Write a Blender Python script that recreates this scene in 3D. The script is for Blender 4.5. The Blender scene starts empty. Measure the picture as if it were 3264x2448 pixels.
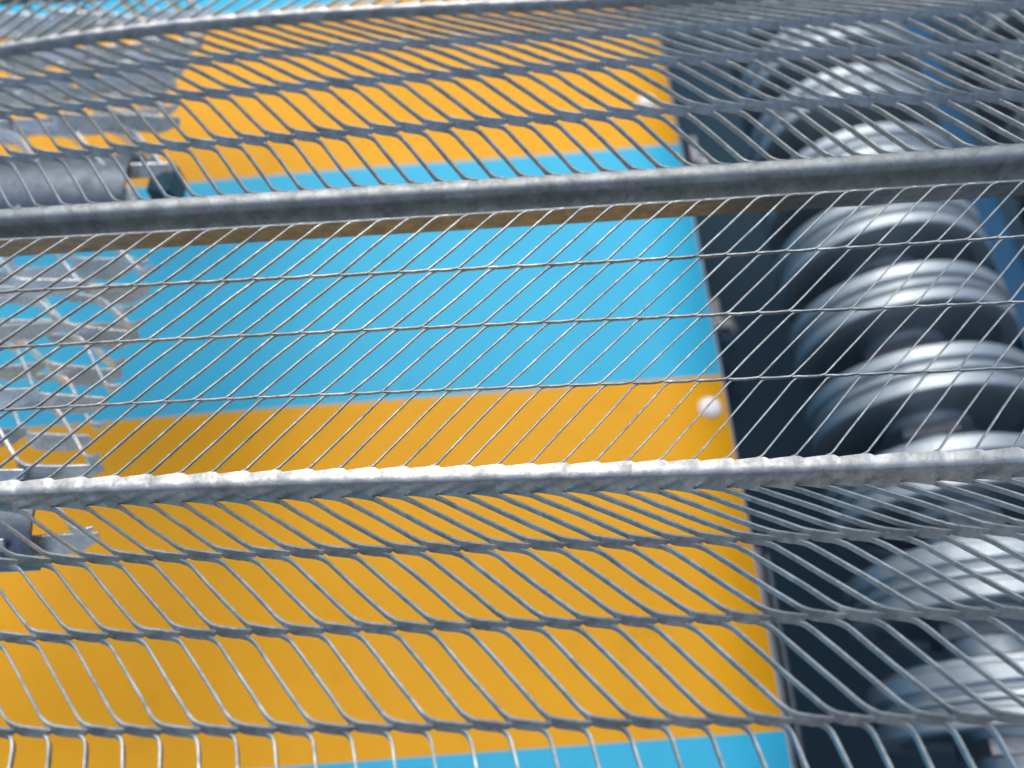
import bpy, bmesh, math, random
from mathutils import Vector, Matrix
random.seed(7)
S = 0.006                      # one mesh pitch is six millimetres; every length below is in pitches

# ------------------------------------------------------------------ camera, sky, sun, exposure
scn = bpy.context.scene
cam_d = bpy.data.cameras.new("camera"); cam = bpy.data.objects.new("camera", cam_d)
scn.collection.objects.link(cam); scn.camera = cam
cam_d.sensor_fit = 'HORIZONTAL'; cam_d.sensor_width = 36.0; cam_d.lens = 36.0*5500/6636
cam_d.clip_start = 0.01; cam_d.clip_end = 2000
cr = Vector((0.99875, -0.02186, -0.04500)); cdn = Vector((-0.04127, -0.86827, -0.49437)); cf = Vector((-0.02826, 0.49561, -0.86809))
rot = Matrix((cr, -cdn, -cf)).transposed()
cam.matrix_world = Matrix.Translation(Vector((1.2795, -10.9962, 24.2793))*S) @ rot.to_4x4()
cam_d.dof.use_dof = True; cam_d.dof.focus_distance = 26.3*S; cam_d.dof.aperture_fstop = 10.5

SUN_EL, SUN_AZ = 67.0, -16.0      # azimuth measured from +Y towards +X
w = bpy.data.worlds.new("World"); scn.world = w; w.use_nodes = True
nt = w.node_tree; bg = nt.nodes['Background']
sky = nt.nodes.new('ShaderNodeTexSky'); sky.sky_type = 'NISHITA'; sky.sun_disc = False
sky.sun_elevation = math.radians(SUN_EL); sky.sun_rotation = math.radians(SUN_AZ)
sky.air_density = 1.0; sky.dust_density = 6.0; sky.ozone_density = 1.6
nt.links.new(sky.outputs[0], bg.inputs[0]); bg.inputs[1].default_value = 0.15
sd = bpy.data.lights.new("sun", 'SUN'); sd.energy = 0.5; sd.angle = math.radians(75); sd.color = (.97, .99, 1.0)
sun = bpy.data.objects.new("sun", sd); scn.collection.objects.link(sun)
a, e = math.radians(SUN_AZ), math.radians(SUN_EL)
sdir = Vector((math.sin(a)*math.cos(e), math.cos(a)*math.cos(e), math.sin(e)))
sun.rotation_euler = sdir.to_track_quat('Z', 'Y').to_euler(); sun.location = sdir*2
scn.view_settings.view_transform = 'Standard'; scn.view_settings.look = 'None'
scn.view_settings.exposure = 0.36; scn.view_settings.gamma = 1.0

# ------------------------------------------------------------------ helpers
COL = scn.collection
def tag(o, label=None, cat=None, group=None, kind=None):
    for k, v in (('label', label), ('category', cat), ('group', group), ('kind', kind)):
        if v: o[k] = v
    return o
def empty(name, loc=(0, 0, 0)):
    o = bpy.data.objects.new(name, None); COL.objects.link(o); o.location = Vector(loc)*S
    o.empty_display_size = 0.01; return o
def link_mesh(name, me, parent=None, loc=(0, 0, 0)):
    o = bpy.data.objects.new(name, me); COL.objects.link(o)
    if parent: o.parent = parent
    o.location = Vector(loc)*S; return o
def make_mesh(name, vs, fs, mats, smooth=True, mi=None, sharp=35):
    me = bpy.data.meshes.new(name)
    me.from_pydata([tuple(Vector(v)*S) for v in vs], [], fs)
    for m in (mats if isinstance(mats, (list, tuple)) else [mats]): me.materials.append(m)
    if mi: me.polygons.foreach_set('material_index', mi)
    me.update()
    bm = bmesh.new(); bm.from_mesh(me); bmesh.ops.recalc_face_normals(bm, faces=bm.faces); bm.to_mesh(me); bm.free()
    if smooth:
        me.polygons.foreach_set('use_smooth', [True]*len(me.polygons))
        me.set_sharp_from_angle(angle=math.radians(sharp))
    return me

# ------------------------------------------------------------------ materials
def node_mat(name):
    m = bpy.data.materials.new(name); m.use_nodes = True
    n = m.node_tree.nodes; l = m.node_tree.links; b = n['Principled BSDF']
    tc = n.new('ShaderNodeTexCoord')
    return m, n, l, b, tc
def noise(n, l, src, scale, detail=3, rough=.6, sc=None):
    t = n.new('ShaderNodeTexNoise'); t.inputs['Scale'].default_value = scale
    t.inputs['Detail'].default_value = detail; t.inputs['Roughness'].default_value = rough
    if sc:
        mp = n.new('ShaderNodeMapping'); mp.inputs['Scale'].default_value = sc
        l.new(src, mp.inputs[0]); src = mp.outputs[0]
    l.new(src, t.inputs['Vector']); return t
def ramp(n, l, fac, stops):
    r = n.new('ShaderNodeValToRGB'); el = r.color_ramp.elements
    while len(el) < len(stops): el.new(.5)
    for e_, (p, c) in zip(el, stops): e_.position = p; e_.color = tuple(c)+(1,)
    l.new(fac, r.inputs[0]); return r
def galvanised(name, dark, light, rmin, rmax, metal=.9, bump=.25, spangle=420, speck=.0):
    """zinc coating: spangle patches, fine grit and dull grey bloom"""
    m, n, l, b, tc = node_mat(name); P = tc.outputs['Object']
    vo = n.new('ShaderNodeTexVoronoi'); vo.inputs['Scale'].default_value = spangle; l.new(P, vo.inputs['Vector'])
    n1 = noise(n, l, P, 900, 5, .7); n2 = noise(n, l, P, 190, 4, .65)
    mix = n.new('ShaderNodeMix'); mix.data_type = 'FLOAT'; mix.inputs[0].default_value = .22
    sep = n.new('ShaderNodeSeparateColor'); l.new(vo.outputs['Color'], sep.inputs[0])
    l.new(n2.outputs[0], mix.inputs[2]); l.new(sep.outputs[0], mix.inputs[3])
    mx2 = n.new('ShaderNodeMix'); mx2.data_type = 'FLOAT'; mx2.inputs[0].default_value = .4
    l.new(mix.outputs[0], mx2.inputs[2]); l.new(n1.outputs[0], mx2.inputs[3])
    r = ramp(n, l, mx2.outputs[0], [(.28, dark), (.72, light)]); l.new(r.outputs[0], b.inputs['Base Color'])
    mr = n.new('ShaderNodeMapRange'); mr.inputs[1].default_value = .3; mr.inputs[2].default_value = .7
    mr.inputs[3].default_value = rmax; mr.inputs[4].default_value = rmin
    l.new(mx2.outputs[0], mr.inputs[0]); l.new(mr.outputs[0], b.inputs['Roughness'])
    b.inputs['Metallic'].default_value = metal
    bp = n.new('ShaderNodeBump'); bp.inputs['Strength'].default_value = bump; bp.inputs['Distance'].default_value = .0003
    nb = noise(n, l, P, 520, 6, .72); l.new(nb.outputs[0], bp.inputs['Height']); l.new(bp.outputs[0], b.inputs['Normal'])
    return m
M_STRAND = galvanised('galvanised_strand', (.155, .18, .188), (.42, .475, .49), .32, .54, metal=.78, bump=.45)
M_RIB = galvanised('galvanised_rib', (.17, .19, .195), (.49, .53, .54), .24, .50, metal=.82, bump=.32, spangle=300)
M_CHANNEL_SHADE = galvanised('shade_dark_galvanised_channel', (.12, .14, .147), (.30, .34, .355), .38, .55, metal=.8, bump=.2, spangle=420)  # same sheet steel, colour darkened to stand in for shade inside the channel
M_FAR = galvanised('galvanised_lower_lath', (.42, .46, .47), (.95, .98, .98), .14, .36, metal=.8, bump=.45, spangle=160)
M_ROLL = galvanised('turned_roller_steel', (.32, .385, .42), (.45, .52, .565), .44, .56, metal=.9, bump=.08, spangle=60)
M_STEEL = galvanised('grey_steel', (.22, .24, .27), (.36, .38, .42), .35, .55, bump=.2, spangle=120)

def paint(name, col, dirt, rough=.5, spec=.2):
    m, n, l, b, tc = node_mat(name); P = tc.outputs['Object']
    n1 = noise(n, l, P, 14, 5, .6); n2 = noise(n, l, P, 160, 4, .7)
    r = ramp(n, l, n1.outputs[0], [(.3, [c*.93 for c in col]), (.7, [c*1.03 for c in col])])
    sp = ramp(n, l, n2.outputs[0], [(.70, (0, 0, 0)), (.80, (1, 1, 1))])
    mx = n.new('ShaderNodeMix'); mx.data_type = 'RGBA'; mx.inputs[7].default_value = tuple(dirt)+(1,)
    ml = n.new('ShaderNodeMath'); ml.operation = 'MULTIPLY'; ml.inputs[1].default_value = .35
    l.new(sp.outputs[0], ml.inputs[0]); l.new(ml.outputs[0], mx.inputs[0]); l.new(r.outputs[0], mx.inputs[6])
    n3 = noise(n, l, P, 42, 6, .75); s3 = ramp(n, l, n3.outputs[0], [(.56, (0, 0, 0)), (.72, (1, 1, 1))])
    m3 = n.new('ShaderNodeMath'); m3.operation = 'MULTIPLY'; m3.inputs[1].default_value = .22; l.new(s3.outputs[0], m3.inputs[0])
    mz = n.new('ShaderNodeMix'); mz.data_type = 'RGBA'; mz.inputs[7].default_value = tuple(c*.55 for c in col)+(1,)
    l.new(m3.outputs[0], mz.inputs[0]); l.new(mx.outputs[2], mz.inputs[6])
    rr = n.new('ShaderNodeMapRange'); rr.inputs[3].default_value = rough-.1; rr.inputs[4].default_value = rough+.12
    l.new(n3.outputs[0], rr.inputs[0]); l.new(rr.outputs[0], b.inputs['Roughness'])
    l.new(mz.outputs[2], b.inputs['Base Color']); b.inputs['Roughness'].default_value = rough
    b.inputs['Specular IOR Level'].default_value = spec
    bp = n.new('ShaderNodeBump'); bp.inputs['Strength'].default_value = .1; bp.inputs['Distance'].default_value = .0004
    l.new(n1.outputs[0], bp.inputs['Height']); l.new(bp.outputs[0], b.inputs['Normal'])
    return m
M_ORANGE = paint('orange_paint', (.71, .345, .006), (.45, .18, .02))
M_CYAN = paint('sky_blue_paint', (.038, .42, .64), (.05, .3, .5))
M_BLUE = paint('machine_blue_paint', (.005, .06, .14), (.01, .03, .06), .35)
M_TEAL = paint('dark_teal_paint', (.02, .09, .13), (.02, .05, .06), .5)
M_WHITE = paint('white_plastic', (.78, .80, .78), (.5, .5, .45), .4)
M_FLOOR = paint('shade_dark_bed', (.028, .056, .080), (.004, .004, .005), .9, spec=.03)  # bed colour kept near black to paint the deep shade below the rollers

# ------------------------------------------------------------------ the upper rib lath: measured bond rows
# name: (middle index, X, Y, Z, bow coefficients, stretch coefficients)
ROWS = {
    'T': (7, -14.432, 22.046, 0.415, -0.1738, -0.0363, 0.2602, 0.5604, -0.0432),
    'A1': (10, -9.615, 18.677, 1.332, -0.0037, -0.1219, 0.1842, 0.4704, -0.0886),
    'A2': (20, 0.495, 16.635, 1.401, 0.2294, -0.2176, -0.0242, -0.2074, -0.2175),
    'A3': (19, 0.472, 13.551, 1.699, 0.2692, -0.1523, -0.0622, -0.2499, -0.3623),
    'A4': (18, 0.130, 10.565, 1.528, 0.1931, 0.0253, 0.0350, 0.0784, -0.2906),
    'B0': (17, 0.948, 8.593, 1.991, 0.2048, 0.0292, -0.0319, -0.0106, -0.2370),
    'B1': (17, 0.802, 6.594, 1.555, 0.1028, 0.0654, 0.0272, -0.1310, 0.0220),
    'B2': (16, 0.609, 4.535, 1.131, 0.0063, -0.0291, 0.0039, -0.1671, 0.3152),
    'B3': (16, 0.315, 2.396, 0.653, -0.0651, -0.0250, 0.0576, 0.0328, 0.8600),
    'rib2': (15, 0.000, 0.000, 0.000, -0.2043, 0.0236, 0.1042, 0.4283, 1.5795),
    'C1': (14, -0.181, -2.736, 0.869, -0.0776, 0.0087, 0.0202, -0.0005, 0.2272),
    'C2': (13, 0.177, -5.135, 1.407, -0.0830, -0.0507, -0.0537, 0.0851, -0.0207),
    'C3': (13, 0.229, -7.741, 1.816, -0.1424, -0.0214, -0.1592, 0.3173, -0.7181),
    # rows just outside the frame continue the same sheet
    'C4': (13, 0.78, -10.45, 1.75, -0.16, -0.02, -0.15, 0.30, -0.5),
    'U3': (7, -14.1, 24.45, 1.05, -0.12, -0.03, 0.20, 0.56, -0.04),
    'U2': (7, -13.8, 26.6, 1.55, -0.10, -0.03, 0.15, 0.56, -0.04),
}
UPV = Vector((0, .86843, .49581))
def K(row, t, dy=0, dz=0):
    m, X, Y, Z, s1, s2, s3, w2, w3 = ROWS[row]
    t = t-m; tt = max(-1.3, min(1.6, t/20))
    if row == 'T' or row[0] == 'U': tt = max(-1.3, min(.9, t/20))
    xx = X+t+w2*tt**2+w3*tt**3
    x = max(-1.62, min(1.4, (xx-1.28)/15))
    s = s1*x+s2*(x*x-.33)+s3*x**3
    return Vector((xx, Y+dy, Z+dz))+UPV*s
def at_x(row, x):
    """row position at a given X"""
    lo, hi = -60, 90
    for _ in range(40):
        mid = (lo+hi)/2
        if K(row, mid).x < x: lo = mid
        else: hi = mid
    return K(row, (lo+hi)/2)
def index_of(row, x):
    lo, hi = -60, 90
    for _ in range(40):
        mid = (lo+hi)/2
        if K(row, mid).x < x: lo = mid
        else: hi = mid
    return (lo+hi)/2

def sweep(pts, h, wfun, tfun, jitter=0.0, rnd=None):
    """flat strip swept along its top line; h points from top edge to lower edge"""
    vs, fs = [], []; n = len(pts); last = None
    for i, p in enumerate(pts):
        T = (pts[min(i+1, n-1)]-pts[max(i-1, 0)]).normalized()
        hh = (h-T*h.dot(T)).normalized(); nn = T.cross(hh).normalized()
        if last is None and nn.z < 0: nn = -nn
        if last is not None and nn.dot(last) < 0: nn = -nn
        last = nn
        W, t = wfun[i], tfun[i]
        j = Vector((0, 0, 0)) if not rnd else Vector((0, rnd.uniform(-1, 1), rnd.uniform(-1, 1)))*jitter
        c = min(.17*t, .17*W)
        ring = [(-t/2, c), (-t/2+c, 0), (t/2-c, 0), (t/2, c), (t/2, W-c), (t/2-c, W), (-t/2+c, W), (-t/2, W-c)]
        for a_, b_ in ring: vs.append(p+j+nn*a_+hh*b_)
        if i:
            o = (i-1)*8
            for k in range(8): fs.append((o+k, o+(k+1) % 8, o+8+(k+1) % 8, o+8+k))
    fs.append(tuple(range(8))); o = (n-1)*8; fs.append(tuple(o+k for k in range(8)))
    return vs, fs

def bez(a, b, c, n):
    return [a*(1-u)**2+b*2*u*(1-u)+c*u*u for u in [k/n for k in range(n+1)]]

def strand_shape(Pl, Pe, L, Ln, h, H, w, t, plate=True, start_rib=False, rnd=None, rad=.38, drop=.5, rad2=None, bulge=.05):
    """Pl: top line a little before the end of the upper bond, Pe: that bond's end, L: landing point,
    Ln: next landing point of the row (the plate of this strand runs L -> Ln, sinking by drop*H)"""
    rad2 = rad2 or rad
    hv = h
    if start_rib: a0, a1 = Pl, Pe
    else: a0 = Pl+hv*(H-w+drop*H*.6); a1 = Pe+hv*(H-w+drop*H)
    d = (L-a1)
    u1 = d.normalized()
    back = (a0-a1).normalized()
    pts = [a0]+bez(a1+back*min(rad*.8, (a0-a1).length*.9), a1, a1+u1*rad, 5)
    ws = [w*.8]+[w]*6; ts = [t*.86, t*.9]+[t]*5
    mids = 4
    s0 = a1+u1*rad; s1 = L-u1*rad2
    bend = Vector((0, 0, 0)) if not rnd else Vector((rnd.uniform(-.02, .02), rnd.uniform(-.02, .02), rnd.uniform(-.03, .03)))
    for k in range(1, mids):
        u = k/mids; pts.append(s0.lerp(s1, u)+bend*math.sin(math.pi*u)); ws.append(w); ts.append(t)
    if plate:
        pe = Ln+hv*(drop*H); u2 = (pe-L).normalized()
        bz = bez(s1, L, L+u2*rad2*.8, 5)
        pts += bz; ws += [w, w, w*1.05, w+(H-w)*.45, w+(H-w)*.85, H]; ts += [t]*6
        for u, q in ((.25, 1), (.5, 1), (.68, .97), (.84, .86), (1.0, .62), (1.16, .42)):
            pts.append((L+u2*rad2*.8).lerp(pe, u)+Vector((0, -.5, .3))*(bulge*math.sin(math.pi*min(1, u/1.1)))); ws.append(H*q); ts.append(t*(1 if u < 1.05 else .8))
    else:
        u2 = (Ln-L).normalized()
        pts += bez(s1, L, L+u2*rad2, 5); ws += [w, w, w, w*.8, w*.6, w*.35]; ts += [t, t, t, t, t*.8, t*.6]
    return sweep(pts, hv, ws, ts, .008, rnd)

HA = Vector((0, -.47, -.88)).normalized()     # bonds of the zones that rise towards the camera
HA2 = Vector((0, -.56, -.83)).normalized()
HB = Vector((0, .20, -.98)).normalized()      # bonds of the zones that fall towards the camera
RIB_LOW = (-.72, -.68)                        # lower edge of the folded rib relative to its upper edge

lath = empty('expanded_metal_sheet', (0, 0, 0))
tag(lath, 'galvanised expanded metal rib lath sheet with slanting strands, stretched across the whole picture in front', 'metal mesh')

jobs = []   # (centre, builder)
TOP_LOW = (-.40, -.43)
def zone_a(ra, rb, off, lo, hi, rib_start=False, plate=True, H=.40, w=.195, t=.075, low=RIB_LOW, shift=0.0):
    for i in range(lo, hi):
        if rib_start:
            Pe = K(ra, i+shift, *low); Pl = K(ra, i+shift-.30, *low)+Vector((0, .10, .07))
        else:
            Pe = K(ra, i+1); Pl = K(ra, i+.55)
        L = K(rb, i+off); Ln = K(rb, i+off+1)
        jobs.append((L, Pe, dict(Pl=Pl, Pe=Pe, L=L, Ln=Ln, h=HA2 if ra[0] in 'TA' else HA, H=H, w=w, t=t, plate=plate, start_rib=rib_start, bulge=.075 if ra[0] in 'TA' else .018)))
def zone_b(ra, rb, off, lo, hi, plate=True, rib_start=False, H=.19, w=.125, t=.058):
    for i in range(lo, hi):
        Pe = K(ra, i)+Vector((.16, 0, 0)); Pl = K(ra, i+.55)
        L = K(rb, i+off); Ln = K(rb, i+off-1)+Vector((.12, 0, 0))
        if rib_start: Pe = Pe+Vector((0, 0, -.05)); Pl = Pl+Vector((0, 0, -.03))
        jobs.append((L, Pe, dict(Pl=Pl, Pe=Pe, L=L, Ln=Ln, h=HB, H=H, w=w, t=t, plate=plate, start_rib=rib_start, drop=.12, rad=.24, rad2=.14)))
zone_b('U3', 'T', -3, -12, 50, plate=False)
zone_b('U2', 'U3', -3, -12, 50)
zone_a('T', 'A1', 2, -9, 52, rib_start=True, low=TOP_LOW, shift=.75)
zone_a('A1', 'A2', 3, -9, 52)
zone_a('A2', 'A3', 2, -5, 52)
zone_a('A3', 'A4', 2, -5, 48, plate=False)
zone_b('B0', 'B1', -2, -3, 43, rib_start=True)
zone_b('B1', 'B2', -3, -3, 41)
zone_b('B2', 'B3', -2, -3, 39)
zone_b('B3', 'rib2', -3, -2, 38, plate=False)
zone_a('rib2', 'C1', 2, -6, 34, rib_start=True)
zone_a('C1', 'C2', 2, -5, 31)
zone_a('C2', 'C3', 3, -5, 29)
zone_a('C3', 'C4', 1, -5, 30, plate=False)

camp = cam.location/S
jobs.sort(key=lambda j: (j[0].lerp(j[1], .5)-camp).length)
def in_view(p, m=1.0):
    q = rot.transposed() @ (p-camp)
    if q.z > -1: return False
    return abs(q.x/-q.z) < 3318/5500*m and abs(q.y/-q.z) < 2488/5500*m
seen = [j for j in jobs if in_view(j[0]) or in_view(j[1])]
rest = [j for j in jobs if not (in_view(j[0]) or in_view(j[1]))]
rnd = random.Random(3)
for L, Pe, kw in seen[:290]:
    vs, fs = strand_shape(rnd=rnd, **kw)
    link_mesh('strand', make_mesh('strand', vs, fs, M_STRAND), lath)
av, af = [], []
for L, Pe, kw in seen[290:]+rest:
    vs, fs = strand_shape(rnd=rnd, **kw)
    o = len(av); av += vs; af += [tuple(o+k for k in f) for f in fs]
tag(link_mesh('outer_strands', make_mesh('outer_strands', av, af, M_STRAND), lath), kind='stuff')

# ---- ribs
def rib_mesh(name, xs, prof, thick, mat, sharp=50):
    """prof(x) -> list of points (Vector) from far to near; closed with a thickness below"""
    vs, fs = [], []; n = None
    for x in xs:
        P = prof(x); n = len(P); back = []
        for i, p in enumerate(P):
            T = P[min(i+1, n-1)]-P[max(i-1, 0)]
            nn = Vector((0, -T.z, T.y)).normalized()      # underside direction
            back.append(p+nn*thick)
        vs += P+back[::-1]
    m = 2*n
    for a_ in range(len(xs)-1):
        for k in range(m):
            fs.append((a_*m+k, a_*m+(k+1) % m, (a_+1)*m+(k+1) % m, (a_+1)*m+k))
    fs.append(tuple(range(m))); o = (len(xs)-1)*m; fs.append(tuple(o+k for k in range(m)))
    return make_mesh(name, vs, fs, mat, sharp=sharp)

def folded_rib(row, lo, hi, low, shift, mat, upper, seed):
    r = random.Random(seed); N = 14; xs = [lo+k/N for k in range(int((hi-lo)*N))]
    dent = {i: (r.uniform(-.03, .03), r.uniform(-.03, .03), r.uniform(-.02, .02)) for i in range(int(lo)-3, int(hi)+4)}
    def prof(t):
        f = (t-.12) % 1.0; i = math.floor(t-.12)
        saw = -.085*(1-f)**1.3 + .0*f if f > .06 else -.085*(f/.06)
        if f <= .06: saw = -.085*(f/.06)
        g = (t-shift) % 1.0                                  # lower edge dips to each strand and jumps back
        dip = -.20*g**1.6 if g < .93 else -.20*(1-g)/.07
        d = dent[i]; bulge = math.sin(math.pi*f)
        c = K(row, t)
        tl = .022*(f-.5)+d[0]*.3
        top = c+Vector((0, saw, saw*.2+.012*bulge))
        uy = -upper
        mid1 = c+Vector((0, uy*.55, -.008+.03*bulge+d[0]*.45-.02*(f-.5)))
        cre = c+Vector((0, uy+tl*.4, -.02+tl*.5+.02*bulge)); cre2 = c+Vector((0, uy-.07+tl*.6, -.085+tl*.3))
        lo1 = c+Vector((0, uy+(low[0]-uy)*.55, low[1]*.55+.03*bulge)); lo1.y -= .02+d[2]+.05*f
        bot = c+Vector((0, low[0]+dip*.75, low[1]+dip*.35))
        return [top, mid1, cre, cre2, lo1, bot]
    return rib_mesh('folded_rib', xs, prof, .08, mat)
link_mesh('folded_rib', folded_rib('rib2', -4, 38, RIB_LOW, 0.0, M_RIB, .48, 1), lath)
link_mesh('folded_rib', folded_rib('T', -12, 52, TOP_LOW, .75, M_RIB, .24, 2), lath)

def channel_rib(ra, rb, lo, hi, seed, d0=None):
    """deep V channel between row ra (far lip) and row rb (near lip)"""
    xs = [lo+k*.25 for k in range(int((hi-lo)*4))]
    def prof(x):
        A = at_x(ra, x); B = at_x(rb, x) if d0 is None else A+Vector(d0)
        f = index_of(ra, x) % 1.0
        A = A+Vector((0, 0, -.02))
        q = lambda wy, z: Vector((x, A.y+(B.y-A.y)*wy, A.z+z))
        near = lambda u, z: Vector((x, A.y+(B.y-A.y)*u, z))
        pts = [A, q(.10, .02), q(.20, -.03), q(.27, -.14), q(.30, -.34), q(.32, -.62), q(.35, -.85), q(.41, -1.02)]
        pts += [q(.50, -1.14), q(.56, -1.2), q(.63, -1.16), q(.69, -1.02)]
        zb = B.z-.03; za = A.z-1.02
        pts += [near(.78, za+(zb-za)*.36), near(.90, za+(zb-za)*.72), near(.985, zb)]
        return pts
    return rib_mesh('channel_rib', xs, prof, .07, M_CHANNEL_SHADE, sharp=60)
link_mesh('channel_rib', channel_rib('A4', 'B0', -21, 29, 1), lath)
link_mesh('channel_rib', channel_rib('C4', 'C4', -16, 18, 1, (0, -2.0, .45)), lath)

# ------------------------------------------------------------------ lower lath, ending at a cut edge on the left
ZL = -7.0
low = empty('coarse_mesh_sheet', (-17, 10, ZL))
tag(low, 'coarse galvanised mesh sheet lower down on the left, cut edge above the panel', 'metal mesh')
LO = Vector((-17, 10, ZL))
rows = [.9, 3.9, 7.3, 10.9, 13.9, 17.2, 20.5, 24.1, 27.3, 30.6, 33.9, 37.2, 40.6, 44.0, 47.3]
rl = random.Random(11)
HL = Vector((0, -.62, -.78)).normalized()
def add_low(k, n):
    ya, yb = rows[k+1], rows[k]
    xe = -17-3*n-.05*k+rl.uniform(-.12, .12)
    z = lambda y: ZL+.55*math.sin((y-2)*math.pi/9.3)
    L = Vector((xe, yb+rl.uniform(-.25, .25), z(yb)+rl.uniform(-.4, .4)))-LO; Ln = L+Vector((2.9+rl.uniform(-.2, .2), rl.uniform(-.3, .3), rl.uniform(-.5, .5)))
    Pe = Vector((xe-2.5, ya, z(ya)))-LO; Pl = Pe+Vector((-1.5, 0, 0))
    kw = dict(Pl=Pl, Pe=Pe, L=L, Ln=Ln, h=(HL+Vector((rl.uniform(-.12, .12), rl.uniform(-.3, .35), rl.uniform(-.15, .15)))).normalized(), H=rl.uniform(.75, 1.1), w=rl.uniform(.36, .5), t=.15, plate=n > 0, rnd=rl, rad=.9, rad2=.6, drop=.2, bulge=rl.uniform(-.12, .16))
    if n == 0: kw['Ln'] = L+Vector((.7, .25, rl.uniform(-.1, .6)))
    vs, fs = strand_shape(**kw)
    link_mesh('strand', make_mesh('strand', vs, fs, M_FAR, smooth=False), low)
for k in range(len(rows)-1):
    for n in range(0, 8 if k > 7 else 5): add_low(k, n)
M_ROUND = galvanised('dull_round_rib', (.08, .105, .125), (.22, .265, .32), .35, .5, metal=.85, bump=.2, spangle=120)
def low_rib(y0):
    xs = [-45+k*.5 for k in range(53)]
    def prof(x):
        pts = []
        for k in range(13):
            a_ = math.pi*(k/12)
            pts.append(Vector((x, y0+math.cos(a_)*2.15, ZL-1.3+math.sin(a_)*1.5+.03*math.sin(x*1.3)))-LO)
        return pts
    return rib_mesh('round_rib', xs, prof, .16, M_ROUND, sharp=60)
for y0 in (2.0, 20.2, 38.2): link_mesh('round_rib', low_rib(y0), low)

low2 = empty('coarse_mesh_sheet', (-18.6, 9.3, ZL-2.1)); low2.rotation_euler.z = math.radians(1.6)
tag(low2, 'lowest coarse galvanised mesh sheet on the left, half hidden under the other coarse sheet', 'metal mesh')
low['group'] = low2['group'] = 'coarse mesh sheets stacked on the left'
for ch_ in list(low.children):
    if ch_.name.startswith('round') or sum(v.co.y for v in ch_.data.vertices)/len(ch_.data.vertices)/S+10 < 7: continue
    c_ = ch_.copy(); COL.objects.link(c_); c_.parent = low2

# ------------------------------------------------------------------ striped guard panel
ZP = -20.0
panel = empty('striped_guard_panel', (0, 0, ZP))
tag(panel, 'flat steel panel painted in wide orange and sky blue stripes beneath the lath', 'panel')
XL, XR = -92, 12.3
bnd = [-24.5, -6.05, 13.7, 32.55, 50.9, 69.5, 88.0]      # stripe boundaries at x = 0
slope = .040
cols = [1, 0, 1, 0, 1, 0]                              # 0 orange, 1 blue; rows of stripes from near to far
def edge_x(y): return XR+.012*(10-y)*.9 - (0.0 if y < 30 else (y-30)*.01)
vs, fs, mi = [], [], []
NX = 30
ys = []
for b0, b1 in zip(bnd, bnd[1:]):
    ys += [b0+(b1-b0)*k/6 for k in range(6)]
ys.append(bnd[-1])
for r_, y in enumerate(ys):
    for c_ in range(NX+1):
        x = XL+(edge_x(y)-XL)*c_/NX
        vs.append(Vector((x, y+slope*x, .10*math.sin(x*.21+y*.13)*math.sin(y*.19+1))))
for r_ in range(len(ys)-1):
    for c_ in range(NX):
        a_ = r_*(NX+1)+c_; fs.append((a_, a_+1, a_+NX+2, a_+NX+1)); mi.append(cols[r_//6])
me = make_mesh('panel_plate', vs, fs, [M_ORANGE, M_CYAN], mi=mi)
plate = link_mesh('panel_plate', me, panel)
sol = plate.modifiers.new('thickness', 'SOLIDIFY'); sol.thickness = .25*S; sol.offset = -1
# rounded right edge, plus an unseen blue flange added for the rollers to reflect
vs, fs = [], []
for r_, y in enumerate(ys):
    x = edge_x(y); yy = y+slope*x
    z0 = .10*math.sin(x*.21+y*.13)*math.sin(y*.19+1)
    for dx, dz in ((.004, -.0), (.12, -.03), (.2, -.11), (.23, -.25), (.25, -9.5), (.1, -9.5), (.004, -.24)):
        vs.append(Vector((x+dx, yy, z0+dz if dz > -1 else dz)))
m = 7
for r_ in range(len(ys)-1):
    for k in range(m): fs.append((r_*m+k, r_*m+(k+1) % m, (r_+1)*m+(k+1) % m, (r_+1)*m+k))
mi = [0 if k < 3 else 1 for r_ in range(len(ys)-1) for k in range(m)]
M_REFLECT_BLUE = paint('flange_reflector_blue', (.07, .55, .85), (.05, .3, .5))  # bright blue of the added flange, there for its reflection on the rollers
M_TRIM = galvanised('bare_edge', (.40, .42, .45), (.62, .64, .66), .35, .5, metal=.6)
link_mesh('edge_reflector_flange', make_mesh('edge_reflector_flange', vs, fs, [M_TRIM, M_REFLECT_BLUE], mi=mi), panel)
def lathe(prof, n=40, axis='Z'):
    if axis == 'Y': prof = [(r*.82, z*.91) for r, z in prof]
    vs, fs = [], []; m = len(prof)
    for i in range(n):
        a_ = 2*math.pi*i/n
        for r, z in prof:
            vs.append(Vector((r*math.cos(a_), r*math.sin(a_), z)) if axis == 'Z' else Vector((r*math.cos(a_), z, r*math.sin(a_))))
    for i in range(n):
        for k in range(m-1):
            j = (i+1) % n; fs.append((i*m+k, i*m+k+1, j*m+k+1, j*m+k))
    return vs, fs
v_, f_ = lathe([(0, .62), (.3, .60), (.52, .5), (.66, .32), (.70, .12), (.70, 0)], 20)
me_b = make_mesh('bolt_cap', v_, f_, M_WHITE)
v_, f_ = lathe([(.70, .03), (.92, .03), (.98, 0)], 20)
me_w = make_mesh('washer', v_, f_, M_STEEL)
for x, y in ((10.2, 37.3), (11.3, 12.0), (-39.3, 50.6), (-35.0, 51.0), (-38.8, 48.9)):
    b_ = link_mesh('bolt', me_b, panel, (x, y, .06)); link_mesh('washer', me_w, b_)

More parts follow.
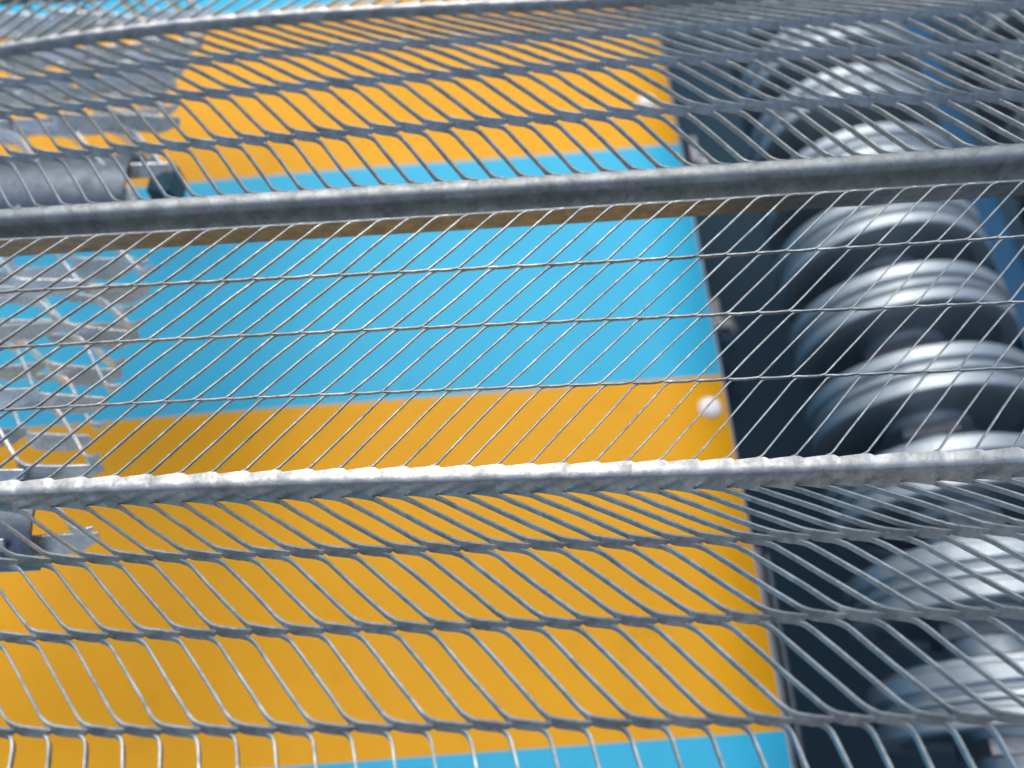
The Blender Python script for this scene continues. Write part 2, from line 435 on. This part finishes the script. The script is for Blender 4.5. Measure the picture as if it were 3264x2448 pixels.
# ------------------------------------------------------------------ grooved straightening rollers on their shafts
prof = [(2.9, 3.2), (6.6, 3.2), (7.0, 3.05), (7.1, 2.7), (7.9, 2.6), (8.0, 2.5), (8.0, 1.75), (7.93, 1.66), (7.55, 1.6), (7.5, 1.35), (7.62, 1.25),
        (7.85, 1.2), (7.88, .95), (7.6, .88), (7.5, .8), (7.5, .58), (7.9, .5), (8.0, .42), (8.0, -.25), (7.9, -.36), (7.0, -.4), (6.7, -.3), (6.5, .1), (4.6, .3), (3.1, .2), (2.9, -.4), (2.7, -2.9)]
v_, f_ = lathe(prof, 96, 'Y'); me_roll = make_mesh('roller', v_, f_, M_ROLL, sharp=28)
v_, f_ = lathe([(0, -26), (1.6, -26), (1.6, 60), (0, 60)], 32, 'Y'); me_shaft = make_mesh('shaft', v_, f_, M_STEEL)
v_, f_ = lathe([(2.9, -.35), (3.6, -.5), (3.6, -1.3), (2.9, -1.4)], 6, 'Y'); me_nut = make_mesh('locking_nut', v_, f_, M_STEEL, smooth=False)
def roller_set(x, z, y0, n, label, step=5.6):
    t = empty('roller_shaft', (x, 0, z)); tag(t, label, 'roller', 'roller shafts beside the striped panel')
    link_mesh('shaft', me_shaft, t)
    for k in range(n):
        r = link_mesh('roller', me_roll, t, (0, y0+k*step, 0)); r.rotation_euler.y = k*.7
        link_mesh('locking_nut', me_nut, r)
roller_set(24.6, -22.6, -11.2, 11, 'row of wide grooved steel rollers on one shaft just right of the striped panel')
roller_set(45.0, -25.0, -9.0, 11, 'second row of grooved steel rollers at the far right, partly out of the picture')

# ------------------------------------------------------------------ machine frame and bed
def box(name, lo, hi, mat, parent=None, bev=.12):
    bm = bmesh.new(); bmesh.ops.create_cube(bm, size=1)
    lo, hi = Vector(lo), Vector(hi)
    for v in bm.verts: v.co = Vector((lo[i]+(v.co[i]+.5)*(hi[i]-lo[i]) for i in range(3)))*S
    bmesh.ops.bevel(bm, geom=bm.edges[:], offset=bev*S, segments=2, affect='EDGES', profile=.5)
    me = bpy.data.meshes.new(name); bm.to_mesh(me); bm.free(); me.materials.append(mat)
    return link_mesh(name, me, parent)
box('end_block', Vector((-18.6, 20.0, -9.9))-LO, Vector((-17.3, 22.0, -8.2))-LO, M_TEAL, low)
for o_ in (low, low2):                      # the two coarse sheets sit close under the lath
    o_.location = cam.location+(o_.location-cam.location)*.888; o_.scale = (.888,)*3
fr = empty('blue_support', (36, 10, -44)); FO = Vector((36, 10, -44))
tag(fr, 'deep blue painted steel beams low down between the roller shafts', 'machine')
for lo, hi, nm in (((34.9, -30, -33), (36.9, 66, -26.5), 'side_beam'), ((14.5, -30, -47), (16.0, 66, -42), 'side_beam'),
                   ((34.8, 40, -43.5), (36.8, 42, -33), 'post'), ((34.8, 8, -43.5), (36.8, 10, -33), 'post')):
    box(nm, Vector(lo)-FO, Vector(hi)-FO, M_BLUE, fr)
M_CHAN = galvanised('weathered_steel', (.06, .075, .09), (.13, .155, .18), .4, .6, bump=.2, spangle=120)
ch = empty('steel_channel', (13.9, 0, -26)); tag(ch, 'dull grey steel channel tucked below the right edge of the striped panel', 'steel channel')
box('web', (-.9, -30, 0), (.5, 5.5, .4), M_CHAN, ch); box('lip', (.53, -30, -2.4), (.85, 5.0, .7), M_CHAN, ch)
for x_, y_, z_, q_ in ((16.6, 45, -35, 'upper'), (17.4, 30.5, -40, 'middle'), (16.4, -8, -36, 'lower')):
    bk = empty('support_bracket', (x_, y_, z_))
    tag(bk, {'upper': 'grey bracket with a bolt in the dark gap beside the upper white bolt', 'middle': 'grey bracket with a bolt in the dark gap beside the middle blue stripe',
             'lower': 'dark grey bracket with a bolt in the gap at the bottom of the picture'}[q_], 'bracket', 'brackets in the gap beside the panel')
    box('base', (-1.3, -1.8, -.6), (1.9, 1.8, 0), M_BLUE, bk, .15)
    box('upright', (-.5, -1.5, .02), (.1, 1.5, 2.6), M_STEEL, bk, .12)
    v_, f_ = lathe([(0, 1.0), (.55, 1.0), (.62, .9), (.62, .02), (.95, .02), (.95, 0)], 6)
    link_mesh('bolt', make_mesh('hex_bolt', v_, f_, M_STEEL, smooth=False), bk, (1.0, 0, 0))

M_CONC = paint('pale_concrete', (.32, .32, .315), (.2, .2, .19), .85)
M_CONC.node_tree.nodes['Principled BSDF'].inputs['Coat Weight'].default_value = 0
bm = bmesh.new(); bmesh.ops.create_grid(bm, x_segments=2, y_segments=2, size=60000*S)
me = bpy.data.meshes.new('ground'); bm.to_mesh(me); bm.free(); me.materials.append(M_CONC)
g = link_mesh('ground', me, None, (0, 0, -150)); tag(g, kind='structure')
bed = empty('machine_bed', (0, 10, -48)); tag(bed, 'machine bed under the rollers and the striped panel, coloured dark for deep shade', 'machine bed')
box('bed_plate', (-110, -60, 0), (75, 105, 1.5), M_FLOOR, bed)
box('side_wall', (-110, -60, 1.5), (-108, 105, 12), M_FLOOR, bed); box('side_wall', (73, -60, 1.5), (75, 105, 14), M_FLOOR, bed)
box('bed_leg', (-80, -50, -102), (-70, -40, 0), M_BLUE, bed); box('bed_leg', (60, -50, -102), (70, -40, 0), M_BLUE, bed)
box('bed_leg', (-80, 60, -102), (-70, 70, 0), M_BLUE, bed); box('bed_leg', (60, 60, -102), (70, 70, 0), M_BLUE, bed)
